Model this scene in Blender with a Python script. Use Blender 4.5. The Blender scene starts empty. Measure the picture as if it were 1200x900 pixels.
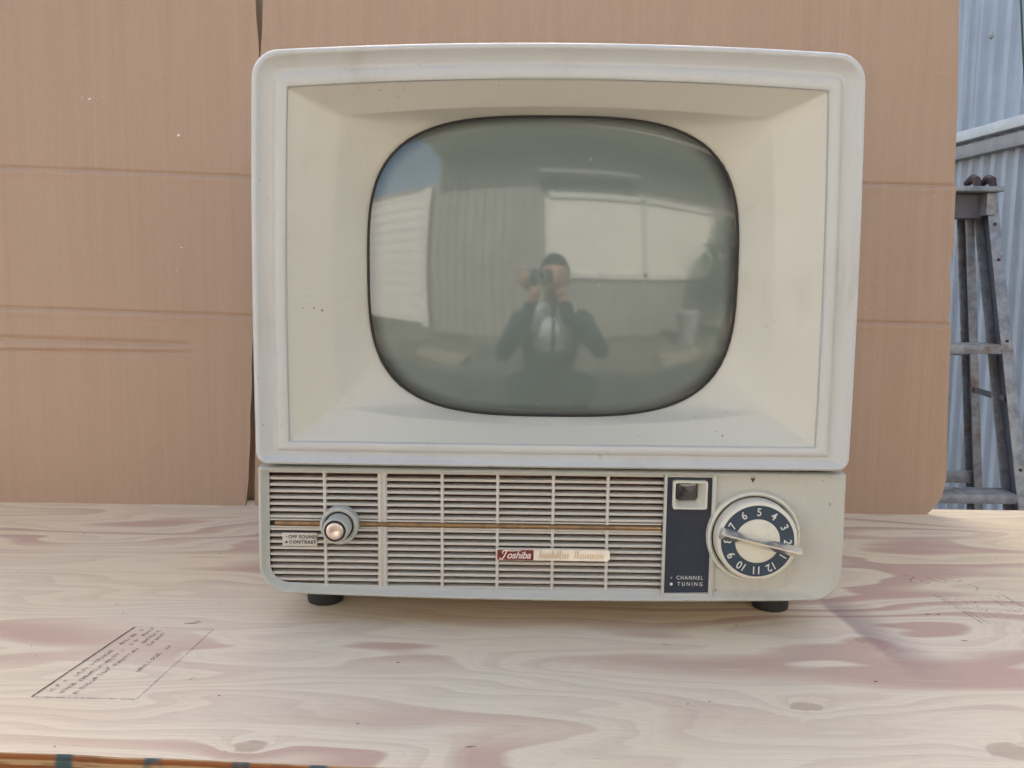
import bpy, bmesh, math, random
from math import sin, cos, pi, radians, sqrt, exp
from mathutils import Vector, Matrix
random.seed(7)
SC = bpy.context.scene
COL = SC.collection
TZ = 0.72                      # table top height above the ground

# ------------------------------------------------------------------ camera
cd = bpy.data.cameras.new("camera"); cam = bpy.data.objects.new("camera", cd); COL.objects.link(cam)
cd.sensor_fit = 'HORIZONTAL'; cd.sensor_width = 36.0; cd.lens = 970 / 1200 * 36.0
cd.clip_start = 0.01; cd.clip_end = 300
_r = Vector((0.99986752, 0.01289882, 0.00992775)); _u = Vector((-0.01137664, 0.11760102, 0.99299576))
_f = Vector((-0.01164096, 0.99297715, -0.11773218))
m = Matrix((_r, _u, -_f)).transposed().to_4x4()
m.translation = Vector((-0.02517, -0.67048, TZ + 0.29122))
cam.matrix_world = m
SC.camera = cam

# ------------------------------------------------------------------ light
SUN_EL, SUN_AZ = radians(40), radians(-5)      # azimuth clockwise from +Y (north)
W = bpy.data.worlds.new("World"); SC.world = W; W.use_nodes = True
wn = W.node_tree; bg = wn.nodes['Background']
sky = wn.nodes.new('ShaderNodeTexSky'); sky.sky_type = 'NISHITA'; sky.sun_disc = False
sky.sun_elevation = SUN_EL; sky.sun_rotation = SUN_AZ; sky.dust_density = 2.5; sky.air_density = 1.0; sky.ozone_density = 0.7
tint = wn.nodes.new('ShaderNodeMix'); tint.data_type = 'RGBA'; tint.blend_type = 'MULTIPLY'; tint.inputs['Factor'].default_value = 1
tint.inputs[7].default_value = (1.10, 1.0, .87, 1)          # the camera's white balance on blue open shade
wn.links.new(sky.outputs[0], tint.inputs[6]); wn.links.new(tint.outputs[2], bg.inputs[0]); bg.inputs[1].default_value = 0.15
sl = bpy.data.lights.new("sun", 'SUN'); sl.energy = 2.0; sl.angle = radians(0.6); sl.color = (1.0, 0.95, 0.88)
so = bpy.data.objects.new("sun", sl); COL.objects.link(so)
sd = Vector((sin(SUN_AZ) * cos(SUN_EL), cos(SUN_AZ) * cos(SUN_EL), sin(SUN_EL)))
so.rotation_euler = sd.to_track_quat('Z', 'Y').to_euler(); so.location = (0, 0, 6)
SC.view_settings.view_transform = 'Standard'; SC.view_settings.look = 'None'
SC.view_settings.gamma = 1.0; SC.view_settings.use_curve_mapping = False
SC.view_settings.exposure = 1.80
SC.cycles.max_bounces = 8; SC.cycles.use_denoising = True

# ------------------------------------------------------------------ node helpers
class NT:
    def __init__(s, name):
        s.m = bpy.data.materials.new(name); s.m.use_nodes = True; s.t = s.m.node_tree
        s.b = s.t.nodes['Principled BSDF']; s.out = s.t.nodes['Material Output']
        s.tc = s.t.nodes.new('ShaderNodeTexCoord'); s.P = s.tc.outputs['Object']
    def n(s, k, **kw):
        o = s.t.nodes.new(k)
        for a, v in kw.items(): setattr(o, a, v)
        return o
    def put(s, sock, v):
        if hasattr(v, 'is_output'): s.t.links.new(v, sock)
        elif isinstance(v, (tuple, list)):
            v = tuple(v)
            sock.default_value = v + (1,) if (len(v) == 3 and len(sock.default_value) == 4) else v
        else: sock.default_value = v
    def ma(s, op, a, b=None, c=None, clamp=False):
        o = s.n('ShaderNodeMath', operation=op, use_clamp=clamp); s.put(o.inputs[0], a)
        if b is not None: s.put(o.inputs[1], b)
        if c is not None: s.put(o.inputs[2], c)
        return o.outputs[0]
    def xyz(s, v=None):
        o = s.n('ShaderNodeSeparateXYZ'); s.put(o.inputs[0], v or s.P); return o.outputs
    def vec(s, x, y, z):
        o = s.n('ShaderNodeCombineXYZ')
        for i, q in enumerate((x, y, z)): s.put(o.inputs[i], q)
        return o.outputs[0]
    def scl(s, k, v=None, off=(0, 0, 0)):
        o = s.n('ShaderNodeMapping'); s.put(o.inputs[0], v or s.P); o.inputs['Scale'].default_value = k
        o.inputs['Location'].default_value = off; return o.outputs[0]
    def noise(s, v, scale=5, detail=3, rough=.5, dist=0):
        o = s.n('ShaderNodeTexNoise'); s.put(o.inputs['Vector'], v); o.inputs['Scale'].default_value = scale
        o.inputs['Detail'].default_value = detail; o.inputs['Roughness'].default_value = rough
        o.inputs['Distortion'].default_value = dist; return o.outputs[0]
    def rng(s, v, a, b, c=0., d=1., mode='SMOOTHSTEP'):
        o = s.n('ShaderNodeMapRange', interpolation_type=mode); s.put(o.inputs[0], v)
        for i, q in enumerate((a, b, c, d)): o.inputs[i + 1].default_value = q
        return o.outputs[0]
    def mix(s, f, a, b, mode='MIX'):
        o = s.n('ShaderNodeMix', data_type='RGBA', blend_type=mode); s.put(o.inputs['Factor'], f)
        s.put(o.inputs[6], a); s.put(o.inputs[7], b); return o.outputs[2]
    def bump(s, h, strength=.3, dist=.001):
        o = s.n('ShaderNodeBump'); s.put(o.inputs['Height'], h); o.inputs['Strength'].default_value = strength
        o.inputs['Distance'].default_value = dist; s.t.links.new(o.outputs[0], s.b.inputs['Normal']); return o
    def fin(s, col, rough=.5, metal=0., spec=.5):
        s.put(s.b.inputs['Base Color'], col); s.put(s.b.inputs['Roughness'], rough)
        s.put(s.b.inputs['Metallic'], metal); s.put(s.b.inputs['Specular IOR Level'], spec); return s.m

def plastic(name, col, dirt=(.30, .24, .17), amt=.35, rough=.38, speck=.5, spec=.5):
    n = NT(name)
    a = n.noise(n.P, 9, 4, .6); b = n.noise(n.scl((1, 1, .35)), 55, 4, .65)
    f = n.ma('MULTIPLY', n.rng(a, .45, .75), n.rng(b, .35, .8))
    c = n.mix(n.ma('MULTIPLY', f, amt), col, dirt)
    c = n.mix(n.rng(n.noise(n.P, 3.2, 2), .3, .7, 0, .12), c, tuple(min(1, q * 1.07) for q in col[:2]) + (col[2] * .93,))
    sp = n.rng(n.noise(n.P, 230, 1, .4), .725, .765)
    sp2 = n.rng(n.noise(n.P, 14, 2), .50, .66)
    c = n.mix(n.ma('MULTIPLY', n.ma('MULTIPLY', sp, sp2), speck), c, (.16, .10, .07))
    r = n.rng(n.noise(n.P, 30, 4, .7), .3, .75, rough - .07, rough + .14)
    n.bump(n.noise(n.P, 700, 2), .06, .0004)
    return n.fin(c, r, 0, spec)
def flat(name, col, rough=.6, metal=0., spec=.5, var=.12, sc=40):
    n = NT(name)
    c = n.mix(n.rng(n.noise(n.P, sc, 4, .6), .3, .75), tuple(q * (1 - var) for q in col), tuple(min(1, q * (1 + var)) for q in col))
    return n.fin(c, rough, metal, spec)

M = {}
M['rim'] = plastic('rim_plastic', (.52, .52, .515), amt=.5)
M['surround'] = plastic('surround_plastic', (.575, .555, .49), amt=.34, speck=.7, rough=.42)
M['case'] = plastic('case_plastic', (.465, .46, .42), amt=.45)
M['slat'] = plastic('grille_plastic', (.52, .49, .45), amt=.45, dirt=(.34, .24, .17))
M['body'] = plastic('rear_plastic', (.60, .57, .50), amt=.4)
M['cream'] = plastic('dial_cream_plastic', (.62, .60, .52), amt=.2, speck=.2, rough=.3)
M['navy'] = flat('navy_plastic', (.022, .028, .048), .42, spec=.4)
M['dialnavy'] = flat('navy_dial_print', (.025, .045, .075), .35)
M['black'] = flat('black_rubber', (.012, .012, .013), .6)
M['dark'] = flat('dark_seam', (.03, .025, .022), .7)
M['whiteprint'] = flat('white_print', (.62, .62, .60), .5)
M['darkprint'] = flat('dark_print', (.05, .045, .05), .5)
M['chrome'] = flat('chrome', (.86, .80, .73), .24, 1.0, var=.05)
M['brushed'] = flat('brushed_metal', (.72, .60, .54), .34, 1.0, var=.05)
M['darkglass'] = flat('dark_window_glass', (.045, .038, .042), .08, spec=.8)
M['red'] = flat('red_enamel', (.16, .012, .016), .3)
M['badgecream'] = flat('badge_cream', (.80, .71, .60), .35)
M['badgeline'] = flat('badge_script_white', (.80, .66, .60), .35)
M['gold'] = flat('gold_script', (.60, .45, .26), .4)
# brass rod, tarnished
n = NT('tarnished_brass')
a = n.noise(n.scl((30, 3, 3)), 2.2, 4, .7)
c = n.mix(n.rng(a, .40, .75, 0, .7), (.33, .205, .10), (.19, .13, .09))
M['brass'] = n.fin(c, n.rng(a, .35, .65, .28, .6), .85)
# speaker cloth
n = NT('speaker_cloth')
a = n.noise(n.P, 45, 4, .7); w = n.noise(n.scl((900, 900, 900)), 1, 1)
c = n.mix(n.rng(a, .4, .7), (.13, .06, .05), (.21, .12, .10))
M['cloth'] = n.fin(n.mix(n.rng(w, .4, .7, 0, .4), c, (.02, .012, .01)), .9, 0, .2)
# phosphor behind glass
n = NT('tube_face_glass')
c = n.mix(n.rng(n.noise(n.P, 3, 2), .3, .7, 0, .25), (.155, .190, .176), (.17, .188, .168))
c = n.mix(n.ma('MULTIPLY', n.rng(n.noise(n.P, 140, 1), .79, .82), .35), c, (.5, .5, .45))
x, y, z = n.xyz(); pw = lambda q: n.ma('POWER', n.ma('ABSOLUTE', q), 3.5)
rr_ = n.ma('ADD', pw(n.ma('MULTIPLY', x, 1 / .159)), pw(n.ma('MULTIPLY', n.ma('SUBTRACT', z, .3056), 1 / .1262)))
c = n.mix(n.rng(rr_, .70, 1.0), c, (.02, .02, .022))        # the phosphor coat stops short of the glass rim
M['tube'] = n.fin(c, .5, 0, 0.0)
n.b.inputs['Coat Weight'].default_value = 1.0; n.b.inputs['Coat Roughness'].default_value = .06
n.b.inputs['Coat IOR'].default_value = 1.85

# cardboard
def cardboard(name, seed):
    n = NT(name); x, y, z = n.xyz()
    warp = n.noise(n.scl((3, 3, 1.2), off=(seed, 0, 0)), 2.0, 2)
    xx = n.ma('ADD', x, n.ma('MULTIPLY', warp, .004))
    w = n.ma('SINE', n.ma('MULTIPLY', xx, 2 * pi / .0072))
    w2 = n.noise(n.scl((95, 1, 2.2), off=(seed, 0, 0)), 1.0, 3, .7)
    w3 = n.noise(n.scl((22, 1, 1.0), off=(seed, 3, 0)), 1.0, 2, .6)
    base = n.mix(n.rng(w2, .3, .72), (.385, .263, .192), (.42, .292, .216))
    base = n.mix(n.rng(w3, .35, .7, 0, .3), base, (.43, .30, .215))
    base = n.mix(n.rng(w, -1, 1, 0, .07), base, (.33, .22, .155))
    big = n.noise(n.scl((1, 1, 1), off=(seed, 0, 0)), 5, 4, .6)
    base = n.mix(n.rng(big, .35, .7, 0, .35), base, (.41, .29, .21))
    fine = n.noise(n.scl((1, 1, .4)), 900, 2, .6)
    base = n.mix(n.rng(fine, .35, .75, 0, .18), base, (.54, .41, .32))
    h = n.ma('ADD', n.ma('MULTIPLY', w, n.rng(w2, .3, .8, .03, .35)), n.ma('MULTIPLY', w2, 1.6))
    h = n.ma('ADD', h, n.ma('MULTIPLY', fine, .25))
    dents = n.noise(n.scl((1, 1, 1), off=(seed, 2, 0)), 16, 3, .55)
    scuff = n.rng(n.noise(n.scl((1, 1, 3), off=(seed, 5, 0)), 38, 4, .7), .64, .74)
    base = n.mix(n.ma('MULTIPLY', scuff, .22), base, (.52, .41, .32))
    h = n.ma('ADD', h, n.ma('MULTIPLY', dents, 9.0))
    n.bump(h, .20, .0006)
    return n.fin(base, .72, 0, .25)
M['card1'] = cardboard('cardboard_kraft', 1.3); M['card2'] = cardboard('cardboard_kraft_lighter', 8.1)
M['cardedge'] = flat('cardboard_cut_edge', (.30, .19, .12), .85, spec=.2, sc=120)
M['lint'] = flat('white_lint', (.75, .73, .72), .8)

# plywood face
KN = [(.1773, -.1174, .0085), (.2895, -.170, .012), (-.196, -.1795, .008), (.2660, -.006, .008), (-.62, .12, .009), (.56, -.05, .010)]
n = NT('plywood_face'); x, y, z = n.xyz()
low = n.noise(n.vec(n.ma('MULTIPLY', x, 1.9), n.ma('MULTIPLY', y, 9.0), 0.37), 1.0, 2, .5)
mid = n.noise(n.vec(n.ma('MULTIPLY', x, 5.), n.ma('MULTIPLY', y, 26), 4.1), 1.0, 2, .5)
v = n.ma('ADD', n.ma('MULTIPLY', low, 6.5), n.ma('MULTIPLY', y, 11.0))
v = n.ma('ADD', v, n.ma('MULTIPLY', mid, .9))
kmask = None
kw = n.ma('MULTIPLY', n.ma('SUBTRACT', n.noise(n.vec(n.ma('MULTIPLY', x, 1), n.ma('MULTIPLY', y, 2), 0), 55, 3, .6), .5), .012)
for kx, ky, kr in KN:
    dx = n.ma('MULTIPLY', n.ma('ADD', n.ma('SUBTRACT', x, kx), kw), 1 / (kr * 2.6)); dy = n.ma('MULTIPLY', n.ma('ADD', n.ma('SUBTRACT', y, ky), kw), 1 / (kr * 1.5))
    d2 = n.ma('ADD', n.ma('MULTIPLY', dx, dx), n.ma('MULTIPLY', dy, dy))
    g = n.ma('POWER', 2.718, n.ma('MULTIPLY', d2, -1.0))
    v = n.ma('ADD', v, n.ma('MULTIPLY', g, .6))
    kk = n.ma('POWER', 2.718, n.ma('MULTIPLY', d2, -5.0))
    kmask = kk if kmask is None else n.ma('MAXIMUM', kmask, kk)
fr = n.ma('FRACT', v)
band = n.rng(fr, .46, .76); band = n.ma('MULTIPLY', band, n.rng(fr, .985, .93))
pres = n.rng(n.noise(n.vec(n.ma('MULTIPLY', x, 1.6), n.ma('MULTIPLY', y, 5), 9.), 1.0, 2), .40, .56, .0, 1)
band = n.ma('MULTIPLY', band, pres)
fr2 = n.ma('FRACT', n.ma('MULTIPLY', v, 3.0)); b2 = n.ma('MULTIPLY', n.rng(fr2, .3, .9), n.rng(fr2, .99, .9))
fiber = n.noise(n.vec(n.ma('MULTIPLY', x, 14), n.ma('MULTIPLY', y, 420), 0), 1.0, 3, .6)
tone = n.noise(n.vec(n.ma('MULTIPLY', x, 2.2), n.ma('MULTIPLY', y, 3.0), 2.2), 1.0, 3)
base = n.mix(n.rng(tone, .35, .65), (.88, .70, .47), (.86, .715, .545))
base = n.mix(n.rng(fiber, .35, .7, 0, .16), base, (.56, .43, .33))
base = n.mix(n.ma('MULTIPLY', b2, .24), base, (.54, .36, .28))
fr3 = n.ma('FRACT', n.ma('MULTIPLY', v, 9.0)); b3 = n.ma('MULTIPLY', n.rng(fr3, .45, .9), n.rng(fr3, .995, .93))
base = n.mix(n.ma('MULTIPLY', b3, n.rng(tone,   .3, .7, .02, .10)), base, (.42, .27, .20))
pore = n.rng(n.noise(n.vec(n.ma('MULTIPLY', x, 55), n.ma('MULTIPLY', y, 1300), 3), 1.0, 2, .6), .60, .72)
base = n.mix(n.ma('MULTIPLY', pore, .22), base, (.34, .22, .16))
base = n.mix(n.ma('MULTIPLY', band, .85), base, (.60, .37, .285))
rays = n.rng(n.noise(n.vec(n.ma('MULTIPLY', x, 90), n.ma('MULTIPLY', y, 700), 5), 1.0, 2), .66, .76)
base = n.mix(n.ma('MULTIPLY', rays, .3), base, (.36, .24, .19))
# grey handling dirt
base = n.mix(n.rng(n.noise(n.P, 7, 5, .65), .48, .75, 0, .15), base, (.58, .50, .42))
# mauve tint running diagonally from behind the right foot
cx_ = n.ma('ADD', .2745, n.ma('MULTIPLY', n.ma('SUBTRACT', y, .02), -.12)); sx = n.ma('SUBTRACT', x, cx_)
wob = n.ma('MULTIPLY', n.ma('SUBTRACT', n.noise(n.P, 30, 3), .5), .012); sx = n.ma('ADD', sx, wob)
mauve_mask = n.ma('MULTIPLY', n.rng(sx, -.017, -.007), n.rng(sx, .040, -.004))
mauve_mask = n.ma('MULTIPLY', mauve_mask, n.ma('MULTIPLY', n.rng(y, -.10, .02), n.rng(y, .11, .06)))
base = n.mix(n.ma('MULTIPLY', mauve_mask, .5), base, (.20, .115, .15))
base = n.mix(n.ma('MULTIPLY', n.rng(kmask, .15, .6), .6), base, (.46, .31, .22))
base = n.mix(n.ma('MULTIPLY', n.ma('MULTIPLY', n.rng(kmask, .22, .32), n.rng(kmask, .48, .36)), .25), base, (.30, .18, .13))
n.bump(n.ma('ADD', fiber, n.ma('MULTIPLY', band, .6)), .22, .0005)
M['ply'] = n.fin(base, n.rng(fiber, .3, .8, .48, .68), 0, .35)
# plywood edge
n = NT('plywood_edge'); x, y, z = n.xyz()
lay = n.ma('FRACT', n.ma('MULTIPLY', n.ma('ADD', z, n.ma('MULTIPLY', n.noise(n.scl((9, 9, 1)), 1, 2), .0012)), 1 / .0066))
e = n.mix(n.rng(lay, .45, .6), (.50, .33, .17), (.30, .105, .035))
e = n.mix(n.rng(n.noise(n.scl((60, 60, 500)), 1, 3), .45, .7, 0, .5), e, (.14, .06, .03))
tp = n.ma('MULTIPLY', n.rng(n.ma('ABSOLUTE', n.ma('SUBTRACT', n.ma('FRACT', n.ma('MULTIPLY', n.ma('ADD', x, n.ma('MULTIPLY', n.noise(n.scl((8, 0, 0)), 1, 1), .03)), 1 / .052)), .5)), .15, .07), n.rng(n.noise(n.P, 60, 2), .3, .5))
e = n.mix(n.ma('MULTIPLY', tp, .85), e, (.02, .085, .11))
M['plyedge'] = n.fin(e, .75, 0, .2)
M['leg'] = flat('timber', (.36, .28, .20), .75, sc=18, spec=.2)
M['leg2'] = flat('pale_timber', (.36, .31, .24), .7, sc=10, spec=.2)
# faded ink
def ink(name, col, a0, a1):
    n = NT(name); n.b.inputs['Alpha'].default_value = 1
    f = n.rng(n.noise(n.P, 420, 3, .7), .35, .62, a0, a1); n.put(n.b.inputs['Alpha'], f)
    return n.fin(col, .8, 0, .1)
M['inkdark'] = ink('ink_dark', (.09, .055, .07), .55, 1); M['ink'] = ink('ink_faded', (.22, .17, .185), .05, .55)

# corrugated steel
def steel(name, col, rust=.3):
    n = NT(name)
    a = n.noise(n.scl((2, 2, 1)), 3.0, 5, .65); st_ = n.noise(n.scl((20, 20, .8)), 1.0, 4, .7)
    c = n.mix(n.rng(a, .35, .7, 0, .6), col, tuple(q * .72 for q in col))
    c = n.mix(n.rng(st_, .52, .78, 0, rust), c, (.16, .12, .09))
    return n.fin(c, .45, 0.0, .5)
M['steel'] = steel('painted_corrugated_steel', (.47, .53, .61), .45)
M['steel2'] = steel('lower_corrugated_steel', (.46, .49, .54), .7)
M['railp'] = flat('rail_paint', (.66, .67, .68), .5, sc=12)
M['railg'] = flat('rail_grey', (.34, .33, .33), .5, sc=12)
n = NT('worn_aluminium')
a = n.noise(n.P, 40, 5, .7); b = n.noise(n.P, 11, 3, .6)
c = n.mix(n.rng(a, .35, .7), (.35, .355, .375), (.20, .20, .22)); c = n.mix(n.rng(b, .55, .68, 0, .75), c, (.20, .12, .09))
M['alu'] = n.fin(c, .5, .35)
M['aludark'] = flat('dark_aluminium', (.10, .10, .12), .6)  # darkened copy of the aluminium, painting in shade of channels and recess
M['brownrubber'] = flat('brown_rubber', (.055, .03, .027), .7)
M['siding'] = flat('wall_siding_paint', (.34, .32, .29), .6, sc=3)
M['white'] = flat('white_paint', (.74, .74, .70), .5, sc=6)
M['shutter'] = flat('shutter_white_slats', (.80, .81, .79), .4, sc=4, var=.04)
M['pane'] = flat('frosted_pane', (.86, .85, .76), .3, sc=3, var=.05)
M['blind'] = flat('awning_metal', (.55, .58, .56), .5)
M['winframe'] = flat('dark_window_frame', (.05, .06, .06), .5)
n = NT('ground_gravel')
a = n.noise(n.P, 60, 6, .75); b = n.noise(n.P, 1.1, 3)
c = n.mix(n.rng(a, .3, .7), (.10, .09, .075), (.22, .20, .175)); c = n.mix(n.rng(b, .4, .6, 0, .5), c, (.30, .27, .22))
n.bump(a, .6, .01); M['ground'] = n.fin(c, .9, 0, .2)

# ------------------------------------------------------------------ mesh helpers
def link(name, bm, mat, parent=None, smooth=True, ang=35, doubles=False):
    if doubles: bmesh.ops.remove_doubles(bm, verts=bm.verts, dist=1e-6)
    bmesh.ops.recalc_face_normals(bm, faces=bm.faces)
    me = bpy.data.meshes.new(name); bm.to_mesh(me); bm.free()
    mats = mat if isinstance(mat, (list, tuple)) else [mat]
    for q in mats: me.materials.append(M[q] if isinstance(q, str) else q)
    if smooth:
        me.polygons.foreach_set('use_smooth', [True] * len(me.polygons)); me.set_sharp_from_angle(angle=radians(ang))
    o = bpy.data.objects.new(name, me); COL.objects.link(o)
    if parent: o.parent = parent
    return o
def tag(o, label, cat, group=None, kind=None):
    if label: o['label'] = label
    if cat: o['category'] = cat
    if group: o['group'] = group
    if kind: o['kind'] = kind
    return o
def thing(name, label, cat, loc=(0, 0, 0), rz=0, group=None):
    o = bpy.data.objects.new(name, None); COL.objects.link(o); o.location = loc; o.rotation_euler = (0, 0, rz)
    o.empty_display_size = .05
    return tag(o, label, cat, group)
def bmbox(bm, x0, x1, y0, y1, z0, z1, bev=0, mi=0, mat=None):
    r = bmesh.ops.create_cube(bm, size=1.0); vs = r['verts']
    for v in vs: v.co = Vector((x0 + (v.co.x + .5) * (x1 - x0), y0 + (v.co.y + .5) * (y1 - y0), z0 + (v.co.z + .5) * (z1 - z0)))
    fs = list({f for v in vs for f in v.link_faces})
    for f in fs: f.material_index = mi
    if bev:
        es = list({e for v in vs for e in v.link_edges})
        rr = bmesh.ops.bevel(bm, geom=es, offset=bev, segments=2, affect='EDGES', profile=.5)
        vs = list({v for f in rr['faces'] for v in f.verts} | {v for v in vs if v.is_valid})
    if mat is not None:
        for v in vs: v.co = mat @ v.co
    return vs
def bar(bm, a, b, w, h, up=(0, 0, 1), bev=0, mi=0):
    """box beam from a to b, w across, h along up"""
    a, b = Vector(a), Vector(b); d = (b - a); L = d.length; d.normalize()
    s = d.cross(Vector(up)).normalized(); u = s.cross(d)
    mt = Matrix((s, d, u)).transposed().to_4x4(); mt.translation = a
    return bmbox(bm, -w / 2, w / 2, 0, L, -h / 2, h / 2, bev, mi, mt)
def tube(bm, pts, rad, seg=10, cap=True):
    pts = [Vector(p) for p in pts]; rings = []
    for i, p in enumerate(pts):
        t = (pts[min(i + 1, len(pts) - 1)] - pts[max(i - 1, 0)]).normalized()
        ref = Vector((0, 0, 1)) if abs(t.z) < .9 else Vector((1, 0, 0))
        s = t.cross(ref).normalized(); u = s.cross(t); r = rad[i] if isinstance(rad, (list, tuple)) else rad
        rings.append([bm.verts.new(p + r * (cos(2 * pi * k / seg) * s + sin(2 * pi * k / seg) * u)) for k in range(seg)])
    for a, b in zip(rings, rings[1:]):
        for k in range(seg): bm.faces.new((a[k], a[(k + 1) % seg], b[(k + 1) % seg], b[k]))
    if cap:
        bm.faces.new(rings[0]); bm.faces.new(rings[-1])
def lathe_y(bm, cx, cz, prof, seg=64, mi=None):
    """prof: list of (y, r) ; axis along Y"""
    rings = []
    for (y, r) in prof:
        if r < 1e-6: rings.append([bm.verts.new((cx, y, cz))])
        else: rings.append([bm.verts.new((cx + r * cos(2 * pi * k / seg), y, cz + r * sin(2 * pi * k / seg))) for k in range(seg)])
    for i, (a, b) in enumerate(zip(rings, rings[1:])):
        for k in range(seg):
            k2 = (k + 1) % seg
            if len(a) == 1: f = bm.faces.new((a[0], b[k2], b[k]))
            elif len(b) == 1: f = bm.faces.new((a[k], a[k2], b[0]))
            else: f = bm.faces.new((a[k], a[k2], b[k2], b[k]))
            if mi: f.material_index = mi[i]
def loft(bm, rings, close_first=False, close_last=False, mis=None):
    vr = [[bm.verts.new(p) for p in r] for r in rings]; N = len(vr[0])
    for i, (a, b) in enumerate(zip(vr, vr[1:])):
        for k in range(N):
            f = bm.faces.new((a[k], a[(k + 1) % N], b[(k + 1) % N], b[k]))
            if mis: f.material_index = mis[i]
    if close_first: bm.faces.new(vr[0])
    if close_last: bm.faces.new(vr[-1])
def rrect(hw, hh, r, k=8, ms=20):
    """rounded rectangle points, consistent topology; r may be 4 radii (TR, TL, BL, BR)"""
    rs = r if isinstance(r, (tuple, list)) else (r,) * 4
    pts = []; cs = [(1, 1, 0), (-1, 1, 90), (-1, -1, 180), (1, -1, 270)]
    for i, (sx, sz, a0) in enumerate(cs):
        rr = rs[i]
        arc = [(sx * (hw - rr) + rr * cos(radians(a0 + 90 * j / k)), sz * (hh - rr) + rr * sin(radians(a0 + 90 * j / k))) for j in range(k + 1)]
        pts += arc
        sx2, sz2, a2 = cs[(i + 1) % 4]; r2 = rs[(i + 1) % 4]
        nx = (sx2 * (hw - r2) + r2 * cos(radians(a2)), sz2 * (hh - r2) + r2 * sin(radians(a2)))
        for j in range(1, ms): pts.append((arc[-1][0] + (nx[0] - arc[-1][0]) * j / ms, arc[-1][1] + (nx[1] - arc[-1][1]) * j / ms))
    return pts
def text_mesh(name, s, size, loc, mat, parent, rot=0., shear=0., align='CENTER', ext=.0002, sx=1.0, spacing=1.0, bold=0.0, center=None):
    """lettering standing on a wall that faces -Y"""
    cu = bpy.data.curves.new(name, 'FONT'); cu.body = s; cu.size = size; cu.align_x = align; cu.align_y = 'CENTER'
    cu.extrude = ext; cu.shear = shear; cu.space_character = spacing; cu.offset = bold
    ob = bpy.data.objects.new(name, cu); COL.objects.link(ob)
    bpy.context.view_layer.update()
    me = bpy.data.meshes.new_from_object(ob.evaluated_get(bpy.context.evaluated_depsgraph_get()))
    bpy.data.objects.remove(ob); bpy.data.curves.remove(cu)
    mt = Matrix.Translation(loc) @ Matrix.Rotation(-rot, 4, 'Y') @ Matrix.Rotation(radians(90), 4, 'X') @ Matrix.Diagonal((sx, 1, 1, 1))
    me.transform(mt); me.name = name; me.materials.clear(); me.materials.append(M[mat])
    if parent is None: return me
    o = bpy.data.objects.new(name, me); COL.objects.link(o); o.parent = parent; return o
def text_join(name, items, mat, parent):
    bm = bmesh.new()
    for kw in items:
        me = text_mesh(name, kw.pop('s'), kw.pop('size'), kw.pop('loc'), mat, None, **kw); bm.from_mesh(me); bpy.data.meshes.remove(me)
    return link(name, bm, mat, parent, smooth=False)
def ribbon(bm, pts, w, plane='XZ', off=0.0, th=.0002):
    """thin stroke along 2D points; plane XZ at y=off or XY at z=off"""
    pts = [Vector(p) for p in pts]
    def P(q, d):
        return (q.x, off + d, q.y) if plane == 'XZ' else (q.x, q.y, off - d)
    A, B = [], []
    for i, p in enumerate(pts):
        t = (pts[min(i + 1, len(pts) - 1)] - pts[max(i - 1, 0)]).normalized(); nn = Vector((-t.y, t.x))
        ww = (w[i] if isinstance(w, (list, tuple)) else w) / 2
        A.append(p + nn * ww); B.append(p - nn * ww)
    va = [bm.verts.new(P(q, 0)) for q in A]; vb = [bm.verts.new(P(q, 0)) for q in B]
    for i in range(len(pts) - 1): bm.faces.new((va[i], va[i + 1], vb[i + 1], vb[i]))

# ------------------------------------------------------------------ setting: ground, walls
bm = bmesh.new(); bmesh.ops.create_grid(bm, x_segments=2, y_segments=2, size=60)
g = link('ground', bm, 'ground', smooth=False); tag(g, 'pale gravelly yard ground under the table', None, kind='structure')

def corr_sheet(bm, p0, p1, z0, z1, pitch, depth, off, mi=0):
    """trapezoid corrugated sheet from p0 to p1 (plan), offset toward the left-hand normal"""
    p0, p1 = Vector(p0), Vector(p1); d = (p1 - p0); L = d.length; d.normalize(); nn = Vector((-d.y, d.x)); k = 0; prof = []
    s = 0
    while s < L:
        for f, h in ((0, 0), (.22, 0), (.36, .35), (.44, 1), (.78, 1), (.86, .35)):
            prof.append((s + f * pitch, h * depth))
        s += pitch
    a = [];
    for (t, h) in prof:
        q = p0 + d * t + nn * (off + h); a.append((bm.verts.new((q.x, q.y, z0)), bm.verts.new((q.x, q.y, z1))))
    for i in range(len(a) - 1):
        f = bm.faces.new((a[i][0], a[i + 1][0], a[i + 1][1], a[i][1])); f.material_index = mi
# the shed wall on the right runs away from the camera
WX = lambda yy: 1.608 - .1347 * (yy - 2.23)
shed = thing('metal_shed_wall', 'blue grey corrugated metal shed wall at the right behind the stepladder', 'wall', (1.6, 2.2, 0))
def shift(o, p):      # keep world placement of a mesh built in world coordinates
    o.location = -Vector(p.location) if p.rotation_euler.z == 0 else o.location
    return o
pa, pb = (WX(.7), .7), (WX(5.2), 5.2)
bm = bmesh.new(); corr_sheet(bm, pa, pb, TZ + .82, 2.75, .072, .024, -.006)
shift(link('upper_cladding', bm, 'steel', shed, ang=60), shed)
bm = bmesh.new(); corr_sheet(bm, pa, pb, 0.0, TZ + .835, .058, .022, -.018)
shift(link('lower_cladding', bm, 'steel2', shed, ang=60), shed)
dv = (Vector(pb) - Vector(pa)).normalized(); nv = Vector((-dv.y, dv.x))
def along(y, off, z): return (WX(y) + nv.x * off, y + nv.y * off, z)
bm = bmesh.new()
bar(bm, along(.7, .03, TZ + .838), along(5.2, .03, TZ + .838), .04, .036, bev=.003)
shift(link('drip_rail', bm, 'railp', shed), shed)
bm = bmesh.new()
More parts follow.
